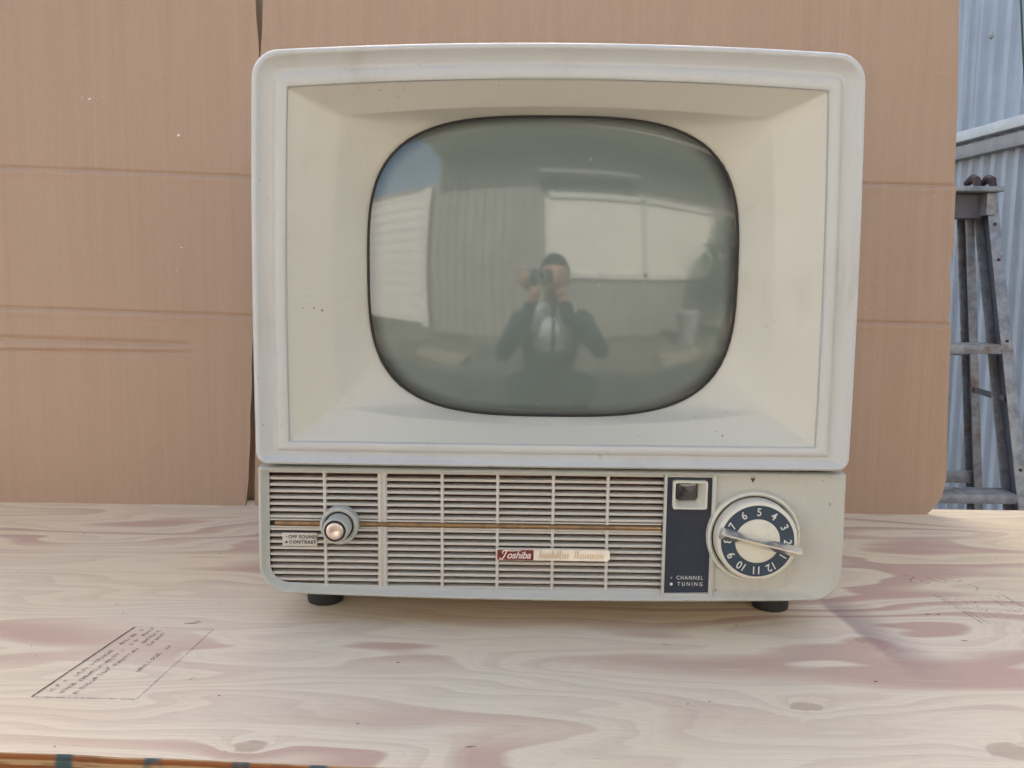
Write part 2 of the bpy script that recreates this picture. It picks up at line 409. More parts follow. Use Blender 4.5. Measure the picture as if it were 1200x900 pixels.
bar(bm, along(.7, .02, TZ + .786), along(5.2, .02, TZ + .786), .03, .046, bev=.003)
shift(link('girt', bm, 'railg', shed), shed)
bm = bmesh.new()
bar(bm, along(1.15, .02, TZ + .765), along(2.075, .02, TZ + .765), .03, .03); bar(bm, along(1.15, .02, TZ + .52), along(2.075, .02, TZ + .52), .03, .03)
bar(bm, along(2.06, .02, TZ + .505), along(2.06, .02, TZ + .78), .03, .03, up=(0, 1, 0)); bar(bm, along(1.165, .02, TZ + .505), along(1.165, .02, TZ + .78), .03, .03, up=(0, 1, 0))
wf = shift(link('window_frame', bm, 'winframe', shed, smooth=False), shed)
bm = bmesh.new(); bar(bm, along(1.17, .016, TZ + .64), along(2.05, .016, TZ + .64), .004, .24)
link('pane', bm, 'darkglass', wf, smooth=False)
for (yy, zz) in ((2.322, 1.162), (2.6, 1.162), (2.05, 1.162), (1.7, 1.162)):
    bm = bmesh.new(); bmesh.ops.create_uvsphere(bm, u_segments=8, v_segments=6, radius=.011, matrix=Matrix.Translation(along(yy, .018, TZ + zz)))
    shift(link('cladding_screw', bm, 'railg', shed), shed)
bm = bmesh.new()
tube(bm, [along(2.21, .03, TZ + 1.95), along(2.184, .03, TZ + 1.27), along(2.15, .03, TZ + 1.07), along(2.11, .03, TZ + .86)], .003, 6)
tag(link('hanging_cable', bm, 'winframe'), 'thin dark cable hanging against the blue shed wall above its rail', 'cable')

# ------------------------------------------------------------------ plywood table
TBX0, TBX1, TBB = -.98, 1.05, .4175
fe = lambda x: -.2055 - .0405 * (x + 0.0)
tab = thing('plywood_table', 'pale plywood work table with pink wavy grain carrying the old television', 'table', (0, .1, 0))
bm = bmesh.new()
NX = 60; th = .024; tops = []; bots = []
for i in range(NX + 1):
    xx = TBX0 + (TBX1 - TBX0) * i / NX
    j = random.uniform(-.0006, .0006)
    col_ = [(xx, TBB, TZ - th), (xx, TBB, TZ - .001), (xx, TBB - .001, TZ), (xx, fe(xx) + .0015 + j, TZ), (xx, fe(xx) + j, TZ - .0015), (xx, fe(xx) + j, TZ - th)]
    tops.append([bm.verts.new(p) for p in col_])
for i in range(NX):
    a, b = tops[i], tops[i + 1]
    for k in range(6):
        k2 = (k + 1) % 6; f = bm.faces.new((a[k], a[k2], b[k2], b[k])); f.material_index = 0 if k in (2,) else 1
bm.faces.new(tops[0]).material_index = 1; bm.faces.new(tops[-1]).material_index = 1
# splinters and nicks
rs = random.Random(11); nf = len(bm.faces)
for i in range(46):
    x0, y0 = rs.uniform(-.65, .65), rs.uniform(-.19, .36); L = rs.uniform(.0006, .004)
    if rs.random() < .25: L *= 2.2
    a = rs.gauss(0, .5); ribbon(bm, [(x0, y0), (x0 + L * .5 * cos(a), y0 + L * .5 * sin(a) + .0003), (x0 + L * cos(a), y0 + L * sin(a))], [.0003, rs.uniform(.0006, .0016), .0003], 'XY', TZ + .0003)
for (x0, y0, L) in ((-.3130, .0085, .012), (-.305, .0115, .006), (.3415, .052, .005), (.352, .052, .004), (.3445, -.004, .006), (-.12, -.06, .003)):
    ribbon(bm, [(x0, y0), (x0 + L * .5, y0 + .0008), (x0 + L, y0 + .0004)], [.0004, .0016, .0004], 'XY', TZ + .0003)
bm.faces.ensure_lookup_table()
for f in bm.faces[nf:]: f.material_index = 2
for v in bm.verts: v.co.z -= TZ
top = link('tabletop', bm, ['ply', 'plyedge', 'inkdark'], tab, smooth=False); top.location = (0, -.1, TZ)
for lx in (TBX0 + .1, TBX1 - .1):
    for ly in (fe(lx) + .06, TBB - .05):
        bm = bmesh.new(); bmbox(bm, lx - .03, lx + .03, ly - .03, ly + .03, 0, TZ - th, .002); link('leg', bm, 'leg', tab).location = (0, -.1, 0)
# ink stamp left: a box of printed lines, unreadable in the photograph
def quadpt(s, t, c):   # c: front-left, back-left, back-right, front-right
    a = Vector(c[0]).lerp(Vector(c[3]), s); b = Vector(c[1]).lerp(Vector(c[2]), s); return a.lerp(b, t)
CL = [(-.3680, -.1215), (-.3515, -.0005), (-.2834, -.0033), (-.2930, -.1228)]
bm = bmesh.new()
ribbon(bm, [CL[0], quadpt(0, .5, CL), CL[1]], .0014, 'XY', TZ + .0004)
stp = link('ink_stamp', bm, 'inkdark', tab, smooth=False); stp.location = (0, -.1, 0)
bm = bmesh.new()
ribbon(bm, [CL[0], CL[3]], .0013, 'XY', TZ + .0004); ribbon(bm, [CL[3], CL[2]], .0012, 'XY', TZ + .0005)
ribbon(bm, [CL[1], CL[2]], .0007, 'XY', TZ + .0004)
rs = random.Random(3)
def scribble(s0, t0, t1, hgt):
    t = t0
    while t < t1:
        dt = rs.uniform(.012, .03)
        if rs.random() < .84:
            for q in range(2):
                sa = s0 + rs.uniform(-hgt, hgt); sb = s0 + rs.uniform(-hgt, hgt)
                ribbon(bm, [quadpt(sa, t, CL), quadpt(sb, t + dt * .8, CL)], .0010, 'XY', TZ + .0004)
            ribbon(bm, [quadpt(s0 - hgt, t, CL), quadpt(s0 + hgt, t, CL)], .0009, 'XY', TZ + .0005)
        t += dt
for (s0, t0, t1) in ((.13, .72, .95), (.25, .72, .97), (.13, .42, .62), (.13, .22, .38), (.10, .05, .2), (.25, .38, .63), (.24, .2, .36), (.22, .05, .18), (.38, .4, .66), (.36, .05, .38), (.36, .75, .95), (.46, .72, .95), (.70, .34, .72)):
    scribble(s0, t0, t1, .028)
link('ink_stamp', bm, 'ink', tab, smooth=False).location = (0, -.1, 0)
# faded print right
bm = bmesh.new(); Z = TZ + .0004
CR = [(.3905, .03), (.3735, .1010), (.4395, .109), (.4700, .040)]
ribbon(bm, [(.3735, .1005), (.3790, .070), (.3830, .034)], .0014, 'XY', Z); ribbon(bm, [(.3775, .0995), (.3835, .068), (.3890, .032)], .0011, 'XY', Z)
ribbon(bm, [(.4395, .109), (.4425, .0727), (.446, .045)], .0013, 'XY', Z); ribbon(bm, [(.4235, .093), (.429, .06)], .0010, 'XY', Z)
ribbon(bm, [(.3680, .1535), (.3790, .1520), (.3700, .142), (.3660, .134), (.3730, .1305)], .0014, 'XY', Z)
ribbon(bm, [(.3780, .138), (.3830, .142), (.3850, .133), (.3790, .130), (.3775, .136)], .0013, 'XY', Z)
ribbon(bm, [(.3890, .1496), (.3930, .140), (.3990, .1353), (.4050, .138)], .0014, 'XY', Z)
ribbon(bm, [(.4010, .146), (.4080, .141), (.4140, .138), (.4210, .141)], .0014, 'XY', Z)
ribbon(bm, [(.4230, .132), (.4260, .124), (.4240, .116), (.419, .112)], .0012, 'XY', Z)
for i in range(7):
    for j in range(6):
        if rs.random() < .2: continue
        c0 = quadpt(.12 + .125 * i, .12 + .15 * j, CR)
        for q in range(3):
            a = c0 + Vector((rs.uniform(-.003, .003), rs.uniform(-.0045, .0045))); b = a + Vector((rs.uniform(-.003, .003), rs.uniform(-.004, .004)))
            ribbon(bm, [a, b], .0008, 'XY', Z)
link('ink_print', bm, 'ink', tab, smooth=False).location = (0, -.1, 0)
# ------------------------------------------------------------------ cardboard sheets
def bumpf(z, z0, w): t = (z - z0) / w; return exp(-t * t)
def card(name, label, mat, xl, xr, z1, yf, group):
    """xl(z), xr(z): outline; yf(x,z): relief of the face. Base at the table top."""
    root = thing(name, label, 'cardboard sheet', (0, .39, TZ), 0, group)
    zs = set(); z = 0.0
    while z < z1: zs.add(round(z, 4)); z += .012
    for fz in FOLDS[name]:
        for k in range(-8, 9): zs.add(round(fz + k * .0012, 5))
    zs = sorted(q for q in zs if 0 <= q <= z1); NXc = 100; T = .0045
    bm = bmesh.new(); F = []; Bk = []
    for z in zs:
        a, b = xl(z), xr(z); rowf = []; rowb = []
        for i in range(NXc + 1):
            xx = a + (b - a) * i / NXc; yy = yf(xx, z) + z * .012
            rowf.append(bm.verts.new((xx, yy, z))); rowb.append(bm.verts.new((xx, yy + T, z)))
        F.append(rowf); Bk.append(rowb)
    for j in range(len(zs) - 1):
        for i in range(NXc):
            bm.faces.new((F[j][i], F[j][i + 1], F[j + 1][i + 1], F[j + 1][i]))
            bm.faces.new((Bk[j][i], Bk[j + 1][i], Bk[j + 1][i + 1], Bk[j][i + 1]))
        for i in (0, NXc):
            f = bm.faces.new((F[j][i], F[j + 1][i], Bk[j + 1][i], Bk[j][i])); f.material_index = 1
    for j in (0, len(zs) - 1):
        for i in range(NXc):
            f = bm.faces.new((F[j][i], F[j][i + 1], Bk[j][i + 1], Bk[j][i])); f.material_index = 1
    link('panel', bm, [mat, 'cardedge'], root, ang=50)
    return root
FOLDS = {'cardboard_sheet': [.430, .2535, .216]}
def fold(x, z, z0, slope, w=.0022, d=.0021):
    zz = z - (z0 + slope * x)
    return d * bumpf(zz, 0, w) - .0009 * bumpf(zz, -.006, .005)
wig = lambda x, z, s: .0012 * sin(9 * x + s) * sin(7 * z + 2 * s) + .0006 * sin(31 * x + 3 * s) * sin(17 * z + s)
def yfL(x, z):
    y = wig(x, z, 1.1)
    y += fold(x, z, .4147, -.0288) + fold(x, z, .2408, -.0238)
    k = 1 / (1 + exp((x + .462) / .008))
    y += k * (.0030 * bumpf(z, .2118 - .025 * (x + .46), .0034) + .0022 * bumpf(z, .2005 - .004 * (x + .46), .003) - .001 * bumpf(z, .206, .003))
    if z < .25:
        for cx in (-.6095, -.5015): y -= .0013 * bumpf(x + (z - .1) * -.10, cx - .0, .0022)
    # dent
    dx, dz = (x + .395) / .014, (z - .508) / .013; rr = sqrt(dx * dx + dz * dz)
    y += .0022 * exp(-((rr - 1) / .25) ** 2) * (1 if dz < .2 else .3)
    y += .003 * exp(-((x + .372) / .01) ** 2) * exp(-((z - .43) / .012) ** 2)
    # bent edge near the top right
    if x > -.385: y += .10 * (x + .385) ** 2 * 3
    return y
xlL = lambda z: -1.08
def xrL(z):
    base = -.3835 + .0455 * min(1, z / .60) * .62
    if z < .04: base += -.004 * (1 - z / .04)
    if z > .56: base -= .005 * min(1, (z - .56) / .08)
    return base + .0005 * sin(90 * z)
FOLDS['cardboard_sheet'] = [.4147 + .0288 * .7, .4147 + .0288 * .37, .425, .430, .2408 + .0238 * .7, .2408 + .0238 * .37, .2535, .2118, .2005, .206, .219]
FOLDS['cardboard_sheet'] += [.4147 + .0288 * k for k in (.45, .55, .62)] + [.2408 + .0238 * k for k in (.45, .55, .62)]
cL = card('cardboard_sheet', 'left brown cardboard sheet with two horizontal folds and a double crease, leaning behind the television', 'card1', xlL, xrL, .69, yfL, 'brown cardboard sheets behind the television')
for (x, z, r) in ((-.5703, .5185, .0013), (-.4596, .4749, .0016), (-.4605, .3355, .0009), (-.468, .306, .0005), (-.58, .52, .0006)):
    bm = bmesh.new(); bmesh.ops.create_icosphere(bm, subdivisions=1, radius=r, matrix=Matrix.Translation((x, -.002 + z * .012, z)) @ Matrix.Diagonal((1.5, .5, 1, 1)))
    link('lint_speck', bm, 'lint', cL)
def yfR(x, z):
    y = wig(x, z, 2.7) + fold(x, z, .427, -.0108) + fold(x, z, .2573, -.0173)
    if .26 < z < .42:
        y += .0011 * sin(x * 420 + 2 * sin(z * 30)) * exp(-((x - .47) / .05) ** 2)
    y += .004 * exp(-((x - .512) / .004) ** 2) * exp(-((z - .33) / .04) ** 2)
    return y
def xrR(z):
    import bisect
    zsx = [(0, .505), (.004, .5095), (.010, .5150), (.018, .5205), (.03, .5255), (.05, .5278), (.14, .5247), (.235, .5215), (.248, .5208), (.2535, .5175), (.27, .5195), (.32, .5155), (.345, .5185), (.41, .5165), (.422, .5165), (.43, .5140), (.52, .5119), (.64, .5045), (.9, .500)]
    for (a, b), (c, d) in zip(zsx, zsx[1:]):
        if a <= z <= c: return b + (d - b) * (z - a) / (c - a)
    return .5
def xlR(z):
    base = -.3755 + .0205 * min(1, z / .60)
    if z > .56: base += .005 * min(1, (z - .56) / .08)
    return base
FOLDS['cardboard_sheet'] = [.427, .2573, .423, .2495, .421, .2535, .430, .262]
cR = card('cardboard_sheet', 'right brown cardboard sheet with a rounded lower corner beside the metal ladder', 'card2', xlR, xrR, .69, yfR, 'brown cardboard sheets behind the television')
for px in (-.395, .30):
    bm = bmesh.new(); bmbox(bm, -.035, .035, 0, .06, 0, 1.5, .003)
    o = link('timber_post', bm, 'leg'); o.location = (px, .425, 0)
    tag(o, 'grey timber post behind the gap between the cardboard sheets' if px < 0 else 'grey timber post hidden behind the right cardboard sheet', 'post', 'posts holding up the cardboard')

# ------------------------------------------------------------------ stepladder
lad = thing('step_ladder', 'worn aluminium stepladder with brown rubber caps standing by the metal shed wall', 'ladder', (.85, 1.25, 0))
def lobj(name, bm, mat, par=None, **k):
    o = link(name, bm, mat, par or lad, **k)
    if par is None: o.location = -Vector(lad.location)
    return o
LT = TZ + .51
def fr_pt(s, z): t = (LT - z) / LT; return (.838 + s * (.192 + .088 * t), 1.28 - .24 * t, z)
def re_pt(s, z): t = (LT - z) / LT; return (.835 + s * (.172 + .20 * t), 1.32 + .13 * t, z)
for s in (-1, 1):
    bm = bmesh.new(); a, b = Vector(fr_pt(s, 0)), Vector(fr_pt(s, LT - .005))
    for e in (.030, -.030): bar(bm, a + Vector((0, e, 0)), b + Vector((0, e, 0)), .025, .003, up=(0, 1, 0), bev=.0008)
    bar(bm, a + Vector((s * .0110, 0, 0)), b + Vector((s * .0110, 0, 0)), .003, .057, up=(0, 1, 0))
    n0 = len(bm.faces); bar(bm, a + Vector((s * .0083, 0, 0)), b + Vector((s * .0083, 0, 0)), .002, .0565, up=(0, 1, 0), mi=1)  # dark liner: the shade inside the channel is painted in
    r = lobj('rail', bm, ['alu', 'aludark'])
    bm = bmesh.new(); p = Vector(fr_pt(s, .012)); bmbox(bm, p.x - .02, p.x + .02, p.y - .036, p.y + .036, 0, .03, .003); link('rubber_foot', bm, 'brownrubber', r)
    bm = bmesh.new(); a, b = Vector(re_pt(s, 0)), Vector(re_pt(s, LT - .03))
    for e in (.020, -.020): bar(bm, a + Vector((0, e, 0)), b + Vector((0, e, 0)), .020, .003, up=(0, 1, 0), bev=.0008)
    bar(bm, a + Vector((s * .0085, 0, 0)), b + Vector((s * .0085, 0, 0)), .003, .037, up=(0, 1, 0))
    bar(bm, a + Vector((s * .006, 0, 0)), b + Vector((s * .006, 0, 0)), .002, .0365, up=(0, 1, 0), mi=1)  # dark liner again, painted-in shade of the rear channel
    r = lobj('rear_rail', bm, ['alu', 'aludark'])
    bm = bmesh.new(); p = Vector(re_pt(s, .012)); bmbox(bm, p.x - .018, p.x + .018, p.y - .026, p.y + .026, 0, .03, .003); link('rubber_foot', bm, 'brownrubber', r)
bm = bmesh.new(); bmbox(bm, .838 - .206, .838 + .206, 1.22, 1.36, LT, LT + .012, .003)
for x0 in (.838 - .2, .838 + .176): bmbox(bm, x0, x0 + .022, 1.235, 1.355, LT - .05, LT - .001, .002)
lobj('top_step', bm, 'alu')
bm = bmesh.new(); bmbox(bm, .838 - .18, .838 + .18, 1.262, 1.30, LT - .055, LT - .002); lobj('top_bracket', bm, 'aludark')  # apron coloured dark for the shaded recess under the top step
for x0 in (-.2, .150, .185):
    bm = bmesh.new(); tube(bm, [(.85 + x0, 1.25, LT + .01), (.85 + x0, 1.26, LT + .03), (.85 + x0 + .003, 1.28, LT + .036), (.85 + x0, 1.30, LT + .026), (.85 + x0, 1.305, LT + .01)], [.007, .009, .010, .008, .006], 10)
    lobj('rubber_cap', bm, 'brownrubber')
for zz in (TZ + .169, TZ - .155, TZ - .48):
    a, b = Vector(fr_pt(-1, zz)), Vector(fr_pt(1, zz)); bm = bmesh.new()
    bmbox(bm, a.x + .014, b.x - .014, a.y - .035, a.y + .035, zz - .006, zz + .002, .001)
    bmbox(bm, a.x + .014, b.x - .014, a.y - .037, a.y - .032, zz - .018, zz + .002, .001)
    for k in range(5): bmbox(bm, a.x + .016, b.x - .016, a.y - .028 + k * .012, a.y - .024 + k * .012, zz + .001, zz + .004)
    lobj('step', bm, 'alu')
    a, b = Vector(re_pt(-1, zz - .02)), Vector(re_pt(1, zz - .02)); bm = bmesh.new(); bar(bm, a, b, .018, .03, bev=.002); lobj('brace', bm, 'alu')
for s in (-1, 1):
    for zz in (.09, .24, .40, .62, .9, 1.08, 1.16):
        bm = bmesh.new(); p = Vector(fr_pt(s, zz)); tube(bm, [p + Vector((-s * .0, -.030, 0)), p + Vector((s * .0, -.0335, 0))], .0035, 10)
        lobj('rivet', bm, 'brownrubber')
        bm = bmesh.new(); tube(bm, [p + Vector((s * .011, 0, .02)), p + Vector((s * .016, 0, .02))], .005, 10); lobj('rivet', bm, 'brownrubber')
for s in (-1, 1):
    bm = bmesh.new(); a, b = Vector(fr_pt(s, TZ + .05)), Vector(re_pt(s, TZ + .05)); bar(bm, a, b, .004, .014, bev=.0005); lobj('spreader', bm, 'aludark')

# ------------------------------------------------------------------ television
tv = thing('television', 'old cream plastic tube television with slatted speaker grille and round channel dial', 'television', (0, 0, TZ))
ZC, HH = .3075, .1660
APX, RS = .024, .50
def tube_y(x, z): return APX + RS - sqrt(max(0, RS * RS - x * x - (z - .3053) ** 2))
def shell_ring(y, ins, r, yb=None, bowt=.0075):
    """front outline of the upper shell inset by ins (bottom inset scaled)"""
    ib = ins * .70; hw, hh = .2435 - ins, (2 * HH - ins - ib) / 2; zc = (ZC + HH - ins + ZC - HH + ib) / 2
    out = []
    for (px, pz) in rrect(hw, hh, r):
        u, v = px / hw, pz / hh
        taper = 1 - .0105 * v                                   # a little wider at the bottom
        sb = .0018 * (1 - v * v)
        X = px * taper + sb * u
        Z = zc + pz
        if v > 0: Z += bowt * (1 - u * u) * v ** 3
        else: Z -= .0005 * (1 - u * u) * (-v) ** 3
        out.append((X, y, Z))
    return out
RO = (.020, .020, .010, .010)
def sub(r, d): return tuple(max(.0008, q - d) for q in r)
bm = bmesh.new()
prof = [(.235, .006, .0), (.225, .0, 0), (.010, .0, 0), (.006, .0003, 0), (.003, .0010, .0), (.0010, .0024, .001), (0, .0042, .002), (.0004, .0056, .003), (.0012, .0064, .004),
        (.0030, .0082, .006), (.0048, .0112, .008), (.0062, .0140, .010), (.0066, .0156, .012), (.0058, .0172, .014), (.0040, .0188, .015), (.0033, .0202, .015), (.0034, .0235, .016), (.0034, .0262, .017), (.0042, .0276, .018), (.0075, .0282, .0185)]
loft(bm, [shell_ring(y, i, sub(RO, d)) for (y, i, d) in prof])
link('cabinet_shell', bm, 'rim', tv, ang=50)
# rear of the cabinet
bm = bmesh.new()
def back_ring(y, k, dz=0): return [(x * k, y, (z - ZC) * k + ZC + dz) for (x, _, z) in shell_ring(0, .004, sub(RO, .002))]
loft(bm, [back_ring(.2252, 1.0), back_ring(.245, .985), back_ring(.262, .90), back_ring(.31, .72), back_ring(.345, .60), back_ring(.352, .52)], close_last=True)
bk = link('back_cover', bm, 'body', tv, ang=40)
# lower part's rear and vents
bm = bmesh.new()
for k in range(9): bmbox(bm, -.14, .14, .2620 + .0, .2660, .40 - k * .0, .402)if False else None
# ---- screen surround (recessed funnel)
def surr_ring(y, wt, wb, zb, zt, bt, bb, r):
    hh = (zt - zb) / 2; zc = (zt + zb) / 2; hw = (wt + wb) / 2; out = []
    for (px, pz) in rrect(hw, hh, r):
        u, v = px / hw, pz / hh; X = u * (wt * (1 + v) / 2 + wb * (1 - v) / 2); Z = zc + pz
        Z += bt * (1 - u * u) * max(0, v) ** 2 - bb * (1 - u * u) * max(0, -v) ** 2
        out.append((X, y, Z))
    return out
def lerp_ring(a, b, t): return [tuple(p[i] + (q[i] - p[i]) * t for i in range(3)) for p, q in zip(a, b)]
CXT, CZT = .0001, .3056
def tube_ring(k, dy=0.0, n_=3.5):
    out = []
    for (px, pz) in rrect(.1590, .1262, .05):
        u, v = px / .1590, pz / .1262; s = 1 / (abs(u) ** n_ + abs(v) ** n_) ** (1 / n_)
        X, Z = CXT + px * s * k, CZT + pz * s * k
        out.append((X, tube_y(X, Z) + dy, Z))
    return out
A = shell_ring(.0070, .0280, (.0015,) * 4); A2 = [(x * .9985, .0066, ZC + (z - ZC) * .998) for (x, y, z) in A]
T = surr_ring(.0285, .1757, .1827, .1865, .4282, .0090, .0135, .004)
T = [(x * (1 + .032 * max(0, 1 - ((z - .307) / .125) ** 2) * min(1, abs(x) / .12) ** 2), y, z) for x, y, z in T]
T2 = surr_ring(.0345, .176 - .002, .184 - .002, .1880, .4272, .0090, .0130, .004)
D = tube_ring(1.006, -.0004); D2 = tube_ring(.999, .002)
bm = bmesh.new()
rings = [A, A2, lerp_ring(A2, T, .06)] + [lerp_ring(A2, T, t) for t in (.3, .6, .88, .96)] + [lerp_ring(lerp_ring(A2, T, .985), lerp_ring(T, D, .03), .5)] + [lerp_ring(T, D, t) for t in (.04, .12, .35, .65, .9)] + [D, D2]
loft(bm, rings)
link('screen_surround', bm, 'surround', tv, ang=60)
bm = bmesh.new(); rr = [tube_ring(k) for k in (1.03, 1.0, .96, .9, .82, .72, .6, .45, .3, .15, .04)]
loft(bm, rr, close_last=True)
tb = link('picture_tube', bm, 'tube', tv, ang=89)
bm = bmesh.new(); loft(bm, [tube_ring(1.004, -.0008), tube_ring(1.000, -.0012), tube_ring(.994, -.0007), tube_ring(.990, .0004)])
link('tube_gasket', bm, 'black', tb, ang=89)

# ---- lower case
LC, LH = .0835, .0550     # z centre and half height : .0285 .. .1385
def case_ring(y, ins, r, top=None, er=0):
    hw = .2458 - ins - er / 2; r = (r[0], r[1], r[2], r[3] + er * .35); zt = .1392 - (ins if top is None else top); zb = .0300 + ins; hh = (zt - zb) / 2; zc = (zt + zb) / 2; out = []
    for (px, pz) in rrect(hw, hh, r):
        u, v = px / hw, pz / hh
        Z = zc + pz - (.0042 * (1 - u * u) * ((1 - v) / 2) ** 2)
        out.append(((px - er / 2) * (1 - .0028 * v), y, Z))
    return out
rb = lambda q: (.0012, .0012, q, q)
bm = bmesh.new()
prof = [(.238, .008, .022), (.225, .0, .024), (.010, .0, .024), (.0060, .0004, .0238), (.0043, .0012, .023), (.0036, .0024, .022), (.0040, .0034, .021), (.0058, .0044, .020), (.0085, .0068, .018), (.0098, .0085, .016)]
ER = [0, 0, 0, 0, 0, 0, .0005, .006, .016, .024]
rings = [case_ring(y, i, rb(r), min(i, .0022), e) for (y, i, r), e in zip(prof, ER)]
loft(bm, rings, close_first=True)
link('lower_case', bm, 'case', tv, ang=50)
# front panel around grille and dial: floor with the grille opening left out
GX0, GX1, GZ0, GZ1 = -.2376, .0960, .0322, .1338
bm = bmesh.new()
bmbox(bm, .1349, .2374, .0096, .0125, .0300, .1372)                      # dial panel floor
bmbox(bm, -.2374, .0945, .0096, .0125, .1336, .1372)
link('front_panel', bm, 'case', tv, smooth=False)
# cloth
bm = bmesh.new(); bmbox(bm, GX0 - .002, GX1, .0235, .0255, .0285, .1345)
link('speaker_cloth', bm, 'cloth', tv, smooth=False)
# grille
P = .0055; Z0 = .1281
bm = bmesh.new()
def gleft(z): return GX0 + max(0, (.052 - z)) ** 2 * 22
for k in range(18):
    if k == 7: continue
    zz = Z0 - k * P
    x0 = gleft(zz)
    segs = [(x0, GX1)]
    for (a, b) in segs:
        n_ = 24
        for i in range(1):
            # slat cross-section: rounded nose, sloping top
            cs = [(.0104, .0004), (.0108, .0012), (.0125, .0016), (.0170, .0016), (.0170, -.0012), (.0120, -.0013), (.0106, -.0008)]
            va = [bm.verts.new((a, y, zz + z)) for y, z in cs]; vb = [bm.verts.new((b, y, zz + z)) for y, z in cs]
            for q in range(len(cs)):
                bm.faces.new((va[q], vb[q], vb[(q + 1) % len(cs)], va[(q + 1) % len(cs)]))
            bm.faces.new(va); bm.faces.new(vb)
for xv, wv, yv in ((-.1905, .0026, .0100), (-.1435, .0024, .0094), (-.1395, .0016, .0094), (-.0911, .0026, .0100), (-.0443, .0026, .0100), (.0025, .0026, .0100), (.0484, .0026, .0100)):
    bmbox(bm, xv - wv / 2, xv + wv / 2, yv, .0165, .0318, .1338, .0004)
bmbox(bm, -.1455, -.1378, .0102, .0160, .0318, .1338)
for sgn in (1, -1): bmbox(bm, GX0, .0945, .0101, .0150, .0896 + sgn * .0031 - .0006, .0896 + sgn * .0031 + .0006)
link('speaker_grille', bm, 'slat', tv, ang=30)
# brass rod in its slot
bm = bmesh.new(); tube(bm, [(x, .0100, .0899 - (x + .23) * .0015) for x in [-.2325 + .01 * i for i in range(33)] + [.0935]], .0021, 12)
link('trim_rod', bm, 'brass', tv, ang=60)
bm = bmesh.new(); bmbox(bm, GX0, .094, .0128, .0140, .0868, .0924)
link('rod_slot', bm, 'dark', tv, smooth=False)
# control label
bm = bmesh.new(); bmbox(bm, -.2270, -.1972, .0094, .0120, .0697, .0813, .0006)
cl = link('control_label', bm, 'slat', tv)
text_join('lettering', [dict(s='OFF SOUND', size=.0040, loc=(-.2095, .0092, .0779), spacing=1.12, sx=1.0, bold=.00006),
                        dict(s='CONTRAST', size=.0040, loc=(-.2095, .0092, .0734), spacing=1.14, sx=1.0, bold=.00006)], 'darkprint', cl)
bm = bmesh.new()
for (cz, r, kk) in ((.0779, .0007, 4), (.0734, .0011, 16)):
    bm.faces.new([bm.verts.new((-.2233 + r * cos(2 * pi * i / kk), .0090, cz + r * sin(2 * pi * i / kk))) for i in range(kk)])
link('marker_dot', bm, 'darkprint', cl, smooth=False)
# badge
bm = bmesh.new()
def badge_piece(bm, x0, x1, r, y):
    pts = [(x, z) for x, z in rrect((x1 - x0) / 2, .0049, r, k=4, ms=4)]
    c = ((x0 + x1) / 2, .0662)
    loft(bm, [[(c[0] + a, y + .004, c[1] + b) for a, b in pts], [(c[0] + a, y + .0006, c[1] + b) for a, b in pts], [(c[0] + a * .995, y, c[1] + b * .94) for a, b in pts]], close_last=True)
badge_piece(bm, -.0448, .0508, (.0028, .0006, .0006, .0028), .0052)
bd = link('name_badge', bm, 'badgecream', tv)
bm = bmesh.new(); bmbox(bm, -.0440, -.0135, .0048, .0056, .0618, .0706, .0003); link('badge_red_field', bm, 'red', bd)
text_join('lettering', [dict(s='oshiba', size=.0084, loc=(-.0262, .0044, .0660), shear=.35, sx=.98, spacing=.95, bold=.00016)], 'badgeline', bd)
bm = bmesh.new()
ribbon(bm, [(-.0420, .0638), (-.0413, .0626), (-.0400, .0626), (-.0385, .0645), (-.0368, .0680), (-.0358, .0700)], [.0009, .0010, .0011, .0011, .0010, .0009], 'XZ', .00440)
ribbon(bm, [(-.0392, .0672), (-.0398, .0688), (-.0385, .0699), (-.0355, .0701), (-.031, .0698), (-.0275, .0702), (-.0235, .0699)], [.0006, .0009, .0010, .0010, .0009, .0008, .0005], 'XZ', .00436)
link('script_stroke', bm, 'badgeline', bd, smooth=False)
bm = bmesh.new()          # worn, unreadable gold script
def word(x0, x1, caps):
    x = x0; i = 0; pts = []
    while x < x1:
        hgt = .0066 if i in caps else .0036
        dn = .0016 if i in (3, 9) else 0
        pts += [(x, .0640 - dn), (x + .0006, .0640), (x + .0013, .0640 + hgt), (x + .0019, .0640 + hgt * .92), (x + .0013, .0642)]
        x += .0021; i += 1
    ribbon(bm, pts, .00045, 'XZ', .00495)
word(-.0090, .0150, (0, 5, 7, 8)); word(.0205, .0450, (0, 1))
link('gold_script', bm, 'gold', bd, smooth=False)
# volume knob
KX, KZ = -.1768, .0902
bm = bmesh.new(); lathe_y(bm, KX, KZ, [(.0110, .0158), (.0020, .0160), (.0004, .0154), (-.0003, .0142), (.0002, .0130), (.0018, .0122)])
kn = link('volume_knob', bm, 'case', tv, ang=50)
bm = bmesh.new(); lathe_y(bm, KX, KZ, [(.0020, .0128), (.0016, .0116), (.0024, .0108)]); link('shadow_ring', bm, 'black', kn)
bm = bmesh.new(); lathe_y(bm, KX, KZ, [(.0026, .0110), (-.0100, .0108), (-.0122, .0104), (-.0130, .0096), (-.0128, .0088)]); link('inner_knob', bm, 'case', kn, ang=50)
bm = bmesh.new(); lathe_y(bm, KX, KZ, [(-.0124, .0090), (-.0138, .0086), (-.0140, .0078), (-.0134, .0072)]); link('black_ring', bm, 'black', kn)
bm = bmesh.new(); lathe_y(bm, KX, KZ, [(-.0132, .0073), (-.0141, .0071), (-.0146, .0062), (-.0140, .0030), (-.0136, .0012), (-.0132, 0)]); link('metal_cap', bm, 'brushed', kn, ang=60)
